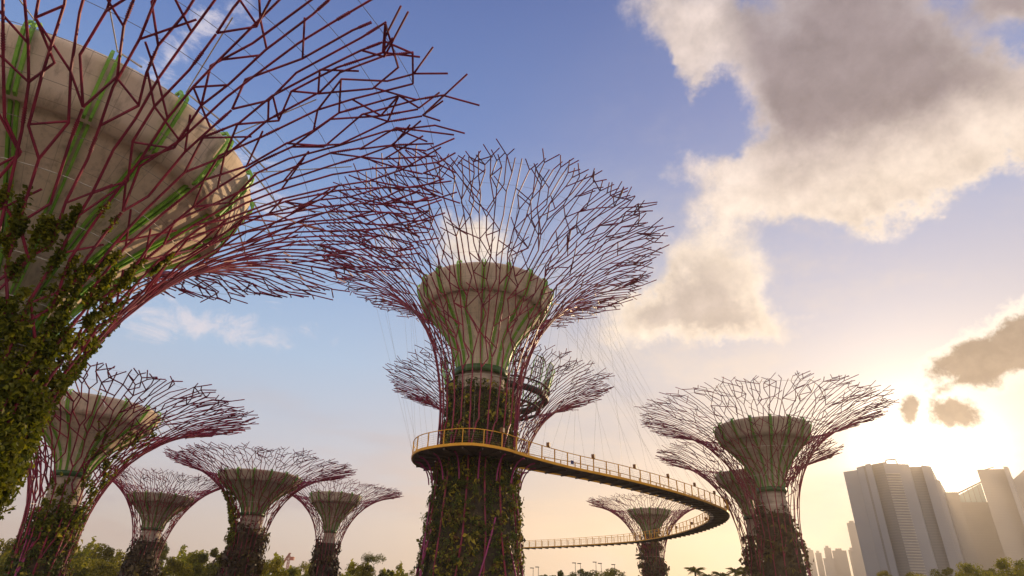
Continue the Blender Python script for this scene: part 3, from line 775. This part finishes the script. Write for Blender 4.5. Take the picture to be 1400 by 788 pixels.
def tree(x, y, top, cr, kind, label, group='garden trees along the horizon'):
    rnd = random.Random(int(x*10)+y)
    root = empty('tree', (x, y, 0)); tag(root, label, 'tree', group)
    fl = (.8, .9, .75, .8, .9)[kind]
    cv = cr*1.15
    o = link('trunk', TRUNKS[rnd.randrange(3)], root); o.scale = (top*.45, top*.45, top*.93)
    c = link('crown', CROWNS[kind], root); c.location = (0, 0, top-cv*CZM[kind]); c.scale = (cr, cr, cv); c.rotation_euler = (0, 0, rnd.uniform(0, 6.28))
    if kind < 3:                                       # lower tier of the crown
        c2 = link('crown', CROWNS[(kind+1) % 3], root); c2.location = (cr*.15, -cr*.15, top-cv*2.3); c2.scale = (cr*1.35, cr*1.35, cv*1.25); c2.rotation_euler = (0, 0, rnd.uniform(0, 6.28))
    return root
LT = [(-91.3, 120, 17.0, 4.3, 1, 'round olive tree at the far left edge behind the vine covered trunk'),
      (-95.6, 140, 16.6, 3.9, 2, 'dark tree half hidden behind the leaning leafy supertree'),
      (-72.6, 112, 15.6, 3.8, 0, 'bright green tree just right of the leaning supertree trunk'),
      (-78.8, 128, 17.1, 4.3, 1, 'tall domed olive tree between the two left supertree trunks'),
      (-68.5, 118, 15.7, 2.9, 3, 'pale loose leaved tree against the small left supertree trunk'),
      (-71.5, 135, 18.9, 2.6, 2, 'slim dark tree rising right beside the small left supertree trunk'),
      (-53.4, 108, 14.3, 3.0, 1, 'low olive tree between the small and the wide flat supertree'),
      (-57.6, 124, 16.3, 4.2, 0, 'broad green tree midway between the small and the wide flat supertree'),
      (-48.7, 112, 16.1, 3.3, 2, 'dark green tree against the left of the wide flat supertree trunk'),
      (-36.9, 105, 14.4, 3.0, 1, 'olive tree just right of the wide flat supertree trunk'),
      (-38.3, 118, 13.9, 2.8, 0, 'small green tree below the distant derrick crane'),
      (-44.6, 150, 16.4, 3.3, 3, 'thin see-through tree left of the small supertree beside the central trunk'),
      (-28.0, 120, 15.0, 2.4, 3, 'ragged thin tree right of the small supertree beside the central trunk'),
      (-23.6, 112, 14.6, 2.6, 1, 'olive bush-like tree under the umbrella shaped tree'),
      (-25.9, 132, 17.6, 2.7, 4, 'umbrella shaped tree standing taller left of the central trunk'),
      (-18.9, 108, 13.6, 1.3, 2, 'narrow dark tree left of the central trunk'),
      (-19.8, 126, 15.4, 1.9, 3, 'wispy tree close to the left edge of the central trunk'),
      (-15.6, 112, 13.9, 1.6, 3, 'thin low tree touching the left edge of the central trunk'),
      (-84.5, 116, 15.4, 3.6, 0, 'bright tree in front of the tall domed olive tree beside the leaning supertree'),
      (-101.0, 128, 15.2, 4.0, 0, 'pale green lower tree in the bottom left corner'),
      (-66.0, 110, 13.6, 3.2, 1, 'low bushy tree just left of the small left supertree trunk'),
      (-50.5, 128, 16.6, 3.6, 1, 'tall olive tree close left of the wide flat supertree trunk'),
      (-33.0, 116, 13.4, 2.6, 0, 'low bright tree left of the small supertree beside the central trunk'),
      (13.0, 210, 17.9, 3.5, 2, 'far dark tree just right of the central trunk'),
      (17.5, 190, 18.2, 4.6, 2, 'far low tree below the lower run of the skyway, second from the central trunk'),
      (27.0, 215, 20.0, 6.0, 2, 'far broad tree below the lower run of the skyway in the middle'),
      (29.0, 180, 18.7, 4.4, 1, 'far green tree left of the distant supertree trunk'),
      (37.6, 205, 19.6, 4.1, 3, 'far thin tree close left of the distant supertree trunk'),
      (43.7, 90, 13.7, 1.5, 1, 'low bush top right of the pale bowled supertree'),
      (47.7, 82, 14.2, 1.0, 1, 'tiny bush top below the stepped tower'),
      (50.5, 80, 14.0, 2.0, 1, 'small olive tree top below the pale balcony strip of the tower'),
      (47.5, 70, 13.9, 1.7, 2, 'dark leafy tree top left of the sunlit one at lower right'),
      (44.6, 62, 13.9, 1.7, 0, 'sunlit leafy tree top at lower right below the towers'),
      (53.8, 72, 14.1, 1.6, 2, 'darker tree top between the two bright ones at lower right'),
      (45.9, 58, 14.1, 1.9, 0, 'bright leafy tree top in the lower right corner')]
for a in LT: tree(*a)
# a far belt of woodland that reads as one mass
cen = []; nrm = []; tan = []; ln = []; ti = []
for k in range(9000):
    a = rng.uniform(-60, 50); d = rng.uniform(230, 300); z = (rng.random()**.6)*(11.5+2.5*math.sin(a*1.3)+1.5*math.sin(a*3.7))
    cen.append((d*math.sin(R(a)), d*math.cos(R(a)), z)); nrm.append(rng.normal(0, 1, 3)+np.array([0, -.3, .6])); tan.append(rng.normal(0, 1, 3)); ln.append(rng.uniform(1.2, 2.6)); ti.append(rng.random()*.6)
ln = np.array(ln)
o = link('woodland', leaves_mesh('woodland', np.array(cen), np.array(nrm), np.array(tan), ln, ln*.7, np.array(ti), MAT['crown_c']))
tag(o, 'low dark belt of distant woodland along the horizon', 'woodland', kind='stuff')

cen = []; nrm = []; tan = []; ln = []; ti = []
for k in range(30000):
    a = rng.uniform(-52, -7); d = rng.uniform(158, 190); hmax = 16.6-.10*max(0, a+26)+1.3*math.sin(a*1.9)+1.0*math.sin(a*4.3+1)+.8*math.sin(a*9.1) + .02*(d-158)
    z = 3+(hmax-3)*rng.random()**.55
    cen.append((d*math.sin(R(a)), d*math.cos(R(a)), z)); nrm.append(rng.normal(0, 1, 3)+np.array([.2, -.4, .7])); tan.append(rng.normal(0, 1, 3)); ln.append(rng.uniform(.5, 1.1)); ti.append(min(1, max(0, .45+.3*math.sin(a*7+z)+rng.normal(0, .12))))
ln = np.array(ln)
o = link('woodland', leaves_mesh('woodland', np.array(cen), np.array(nrm), np.array(tan), ln, ln*.7, np.array(ti), MAT['crown_a']))
tag(o, 'green sunlit mass of garden woodland behind the separate trees at lower left', 'woodland', kind='stuff')

# palms
def palm_crown(seed):
    r = random.Random(seed); mb = MB()
    for i in range(17):
        a = 2*PI*i/17*2.4+r.uniform(-.2, .2); upw = r.uniform(.15, 1.15); L = r.uniform(2.0, 2.7); pts = []
        for k in range(8):
            f = k/7; x = L*f*math.cos(upw*(1-f*.5)); z = L*(math.sin(upw)*f - .62*f*f)
            pts.append(Vector((x*math.cos(a), x*math.sin(a), z)))
        mb.tube(pts, [.045*(1-k/9) for k in range(8)], 4)
        side = Vector((-math.sin(a), math.cos(a), 0))
        for k in range(1, 22):
            f = k/22*7; j = min(int(f), 6); p_ = pts[j].lerp(pts[j+1], f-j); d = (pts[j+1]-pts[j]).normalized()
            l = .75*math.sin(PI*min(1, .18+k/26))
            for sg in (1, -1):
                tip = p_ + side*sg*l*.75 + d*l*.5 - Vector((0, 0, l*.45)); b0 = len(mb.v); wv = d*.06
                mb.v += [tuple(p_-wv), tuple(p_+wv), tuple(tip)]; mb.face((b0, b0+1, b0+2))
    me = bpy.data.meshes.new('fronds'); me.from_pydata(mb.v, [], mb.f); me.materials.append(MAT['crown_b']); return me
PF = [palm_crown(i) for i in range(3)]
PT = MB(); PT.tube([(0, 0, 0), (.1, 0, .4), (.05, .05, .75), (0, 0, 1)], [.22, .17, .15, .16], 8)
pt_me = bpy.data.meshes.new('trunk'); pt_me.from_pydata(PT.v, [], PT.f); pt_me.materials.append(MAT['wood'])
for i, (x, y, z, sc, lab) in enumerate([(32.8, 112, 16.5, 1.0, 'tallest palm, leftmost of the palm row right of the distant supertree'), (37.0, 118, 15.7, .8, 'small palm second from the left in the palm row'),
        (35.9, 108, 15.5, .8, 'low palm in the middle of the palm row'), (40.7, 115, 16.7, .9, 'palm with an upright frond in the palm row'),
        (39.1, 106, 16.3, 1.05, 'full headed palm at the right end of the palm row, by the right supertree trunks'), (45.8, 120, 16.0, .9, 'palm half hidden by the right supertree trunks')]):
    root = empty('palm_tree', (x, y, 0), i*1.3); tag(root, lab, 'palm tree', 'palms below the skyway')
    t_ = link('trunk', pt_me, root); t_.scale = (1, 1, z-1.6*sc)
    f_ = link('fronds', PF[i % 3], root); f_.location = (0, 0, z-1.6*sc); f_.scale = (sc, sc, sc)

# distant lamp masts and the derrick crane
MASTL = ['leftmost distant mast right of the central trunk', 'second distant mast right of the central trunk', 'left mast of the middle pair in the distance', 'right mast of the middle pair in the distance',
         'left mast of the pair nearer the distant supertree', 'right mast of the pair nearer the distant supertree', 'single distant mast just left of the distant supertree']
for i, (x, z) in enumerate([(8.8, 18.6), (10.3, 18.9), (21.0, 20.3), (22.5, 20.2), (27.0, 20.7), (28.5, 20.4), (32.4, 20.2)]):
    root = empty('lamp_mast', (x, 190, 0)); tag(root, MASTL[i], 'mast', 'lamp masts far behind the skyway')
    mb = MB(); mb.tube([(0, 0, 0), (0, 0, z)], [.12, .07], 6); mb.build('pole', MAT['dark'], root)
    mb = MB(); mb.box((-.35, 0, z+.05), (1.1, .3, .22)); mb.build('lamp_head', MAT['dark'], root)
root = empty('derrick_crane', (-137, 420, 0)); tag(root, 'distant red derrick crane with a sloping jib, small above the trees', 'crane')
redm = simple('crane_paint', (.30, .07, .04), (.36, .09, .05), .5, .6)
def truss(mb, a, b, w_, n):
    a, b = Vector(a), Vector(b); sx = Vector((w_, 0, 0)); sy = Vector((0, w_, 0)); cs = [sx, sy, -sx, -sy]
    for c in cs: mb.tube([a+c, b+c], .16, 4)
    for k in range(n):
        p0 = a.lerp(b, k/n); p1 = a.lerp(b, (k+1)/n)
        for q in range(4): mb.tube([p0+cs[q], p1+cs[(q+1) % 4]], .10, 3)
mb = MB(); truss(mb, (1.2, 0, 0), (0, 0, 33.0), .8, 18); mb.build('mast', redm, root)
mb = MB(); truss(mb, (-8.5, 0, 18), (.4, 0, 34.5), .6, 10); mb.build('jib', redm, root)
mb = MB(); mb.box((2.2, 0, 31.2), (2.6, 2.0, 2.0)); mb.build('cab', redm, root)

# ------------------------------------------------------------------ towers
def facade(name, c1, c2, fz=3.3):
    m, t, p = mat(name)
    co = t.n('ShaderNodeTexCoord').outputs['Object']; s_ = t.n('ShaderNodeSeparateXYZ'); t.put(s_.inputs[0], co)
    fl = t.m('FRACT', t.m('DIVIDE', s_.outputs[2], fz)); band = t.m('GREATER_THAN', fl, .72)
    n = t.noise(co, .03, 4, .5)
    c = t.mix(t.ss(n, .3, .7), c1, tuple(x*1.2 for x in c1)); c = t.mix(band, c, c2)
    t.put(p.inputs['Base Color'], c); p.inputs['Roughness'].default_value = .35; p.inputs['Specular IOR Level'].default_value = .5
    return m
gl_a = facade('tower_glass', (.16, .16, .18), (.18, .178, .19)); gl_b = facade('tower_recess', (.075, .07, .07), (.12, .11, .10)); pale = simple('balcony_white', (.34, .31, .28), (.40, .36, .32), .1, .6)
gl_c = facade('tower_far_glass', (.18, .165, .16), (.195, .18, .17))
A = empty('hotel_tower', (520, 850, 0)); tag(A, 'broad stepped glass tower with a pale balcony strip and a roof frame, hiding the sun', 'tower', 'hotel towers at right')
def loc(o_, pts): return [(x-o_[0], y-o_[1]) for x, y in pts]
OA = (520, 850)
def pol(azd, D): return (D*math.sin(R(azd)), D*math.cos(R(azd)))
def block(parent, o_, name, pts, z0, z1, m):
    pts = loc(o_, pts)
    if sum(a[0]*b[1]-b[0]*a[1] for a, b in zip(pts, pts[1:]+pts[:1])) < 0:
        pts = pts[::-1]; z1 = z1[::-1] if hasattr(z1, '__len__') else z1
    mb = MB(); mb.prism(pts, z0, z1); return mb.build(name, m, parent)
def za(eld, D): return 9+D*math.tan(R(eld))
block(A, OA, 'wing', [pol(29.03, 1012), pol(30.05, 1004), pol(30.3, 1120), pol(29.3, 1120)], 0, za(10.42, 1008), gl_a)
block(A, OA, 'wing', [pol(30.05, 998), pol(30.62, 985), pol(30.8, 1110), pol(30.3, 1110)], 0, za(10.62, 1000), gl_a)
block(A, OA, 'wing', [pol(30.70, 975), pol(31.15, 968), pol(31.4, 1110), pol(30.85, 1110)], 0, za(10.8, 978), gl_a)
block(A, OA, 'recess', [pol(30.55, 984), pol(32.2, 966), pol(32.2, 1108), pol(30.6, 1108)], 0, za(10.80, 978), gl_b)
block(A, OA, 'core', [pol(32.0, 962), pol(32.95, 970), pol(32.95, 1108), pol(32.0, 1108)], 0, za(10.72, 972), gl_a)
mb = MB()
zt_ = za(10.2, 960)
a0, a1 = Vector((*loc(OA, [pol(32.02, 960.5)])[0], 0)), Vector((*loc(OA, [pol(32.93, 968)])[0], 0))
ctr = (a0+a1)/2; dv = (a1-a0); ang = math.atan2(dv.y, dv.x)
for k in range(54):
    z = 14+3.3*k
    if z < zt_: mb.box((ctr.x, ctr.y, z), (dv.length, 2.4, 1.25), ang)
mb.build('balcony_strip', pale, A)
block(A, OA, 'wing', [pol(32.95, 973), pol(33.7, 980), pol(33.9, 1110), pol(32.95, 1110)], 0, za(10.66, 978), gl_a)
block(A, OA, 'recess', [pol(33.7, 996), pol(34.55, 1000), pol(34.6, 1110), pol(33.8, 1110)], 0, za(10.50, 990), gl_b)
block(A, OA, 'wing', [pol(34.5, 992), pol(35.12, 1006), pol(35.3, 1112), pol(34.6, 1112)], 0, za(10.42, 1000), gl_a)
block(A, OA, 'lower_wing', [pol(35.12, 1010), pol(35.42, 1016), pol(35.6, 1115), pol(35.3, 1115)], 0, za(9.35, 1012), gl_a)
mb = MB(); q0 = loc(OA, [pol(32.15, 978)])[0]; zr = za(10.7, 975)
for dx in (0, 15.0): mb.tube([(q0[0]+dx*.85, q0[1]-dx*.5, zr-4), (q0[0]+dx*.85*(.82 if dx else 1)+(1.6 if not dx else 0), q0[1]-dx*.5, zr+7)], .9, 4)
mb.tube([(q0[0]+1.2, q0[1]-1, zr+7), (q0[0]+10.8, q0[1]-7.5, zr+7)], .9, 4)
mb.build('roof_frame', gl_b, A)
OB = (690, 880)
B = empty('hotel_tower', (690, 880, 0)); tag(B, 'middle tower with a sloping glazed roof rising to the right', 'tower', 'hotel towers at right')
block(B, OB, 'body', [pol(35.5, 1080), pol(36.3, 1085), pol(36.5, 1180), pol(35.8, 1180)], 0, za(8.45, 1080), gl_c)
block(B, OB, 'body', [pol(36.3, 1085), pol(38.6, 1105), pol(38.8, 1180), pol(36.5, 1180)], 0, za(7.7, 1085), gl_c)
mb = MB()
for k in range(6):
    f = k/5; a_ = 36.3+1.65*f; q = loc(OB, [pol(a_, 1088+14*f)])[0]; mb.tube([(q[0], q[1], za(7.7, 1085)-1), (q[0], q[1], za(8.3+.75*f, 1088))], .45, 4)
q0 = loc(OB, [pol(36.25, 1087)])[0]; q1 = loc(OB, [pol(38.0, 1103)])[0]
mb.tube([(q0[0], q0[1], za(8.3, 1087)), (q1[0], q1[1], za(9.1, 1095))], 1.0, 4); mb.build('roof_frame', gl_b, B)
mb = MB()
qb0 = loc(OB, [pol(36.35, 1089)])[0]; qb1 = loc(OB, [pol(37.9, 1103)])[0]
b0 = len(mb.v); mb.v += [(qb0[0], qb0[1]+1, za(7.7, 1085)-.5), (qb1[0], qb1[1]+1, za(7.7, 1085)-.5), (qb1[0], qb1[1]+1, za(8.98, 1095)), (qb0[0], qb0[1]+1, za(8.22, 1087))]
mb.v += [(a, b+.4, c) for a, b, c in mb.v[b0:b0+4]]
for f in ((0, 1, 2, 3), (7, 6, 5, 4), (0, 4, 5, 1), (1, 5, 6, 2), (2, 6, 7, 3), (3, 7, 4, 0)): mb.face(tuple(b0+i for i in f))
glz, t_, p_ = mat('roof_glazing'); p_.inputs['Base Color'].default_value = (.30, .40, .42, 1); p_.inputs['Transmission Weight'].default_value = .35; p_.inputs['Roughness'].default_value = .1; p_.inputs['IOR'].default_value = 1.1
mb.build('roof_glazing', glz, B)
OC = (680, 820)
Cc = empty('hotel_tower', (680, 820, 0)); tag(Cc, 'flat topped third tower with a slanted right side near the right edge', 'tower', 'hotel towers at right')
block(Cc, OC, 'body', [pol(37.9, 1050), pol(39.62, 1062), pol(39.9, 1170), pol(38.3, 1170)], 0, za(9.82, 1056), gl_c)
block(Cc, OC, 'fin', [pol(39.50, 1046), pol(39.74, 1050), pol(39.8, 1062), pol(39.6, 1062)], 0, za(9.9, 1050), gl_a)
mb = MB(); q0 = loc(OC, [pol(38.1, 1055)])[0]; mb.tube([(q0[0], q0[1], za(9.8, 1055)-1), (q0[0]+14, q0[1]-9, za(9.95, 1058))], .6, 4); mb.build('roof_rail', gl_b, Cc)
OD = (760, 850)
Dd = empty('hotel_tower', (760, 850, 0)); tag(Dd, 'tower at the right edge of the picture with a slanting roofline', 'tower', 'hotel towers at right')
block(Dd, OD, 'body', [pol(39.8, 1100), pol(41.6, 1120), pol(42.2, 1230), pol(40.4, 1230)], 0, [za(9.0, 1100), za(10.3, 1120), za(10.3, 1160), za(9.0, 1140)], gl_c)
# far skyline
sk = [(25.1, 25.65, 4.6, 1850, 'far pale block, leftmost of the hazy skyline'), (25.75, 26.2, 4.4, 1900, 'far low block second from left in the hazy skyline'), (26.25, 27.0, 4.0, 1750, 'far wide low block in the middle of the hazy skyline'),
      (26.45, 26.95, 4.75, 1820, 'far tower with a stepped top in the middle of the hazy skyline'), (27.0, 28.0, 4.55, 1780, 'far broad flat block left of the stepped tower'), (28.15, 28.6, 4.6, 1900, 'far narrow block close to the stepped tower'),
      (28.45, 29.2, 6.55, 1700, 'tall slim hazy tower just left of the stepped tower'), (28.3, 29.3, 4.5, 1600, 'far block at the foot of the stepped tower')]
for (x0, x1, e, D, lab) in sk:
    mid = pol((x0+x1)/2, D); r_ = empty('office_block', (mid[0], mid[1], 0)); tag(r_, lab, 'building', 'hazy skyline blocks')
    block(r_, mid, 'body', [pol(x0, D), pol(x1, D), pol(x1, D+40), pol(x0, D+40)], 0, za(e, D), gl_c)
    wq = (x1-x0); block(r_, mid, 'roof_plant', [pol(x0+wq*.25, D+5), pol(x0+wq*.7, D+5), pol(x0+wq*.7, D+30), pol(x0+wq*.25, D+30)], za(e, D)-.5, za(e+.16, D), gl_c)
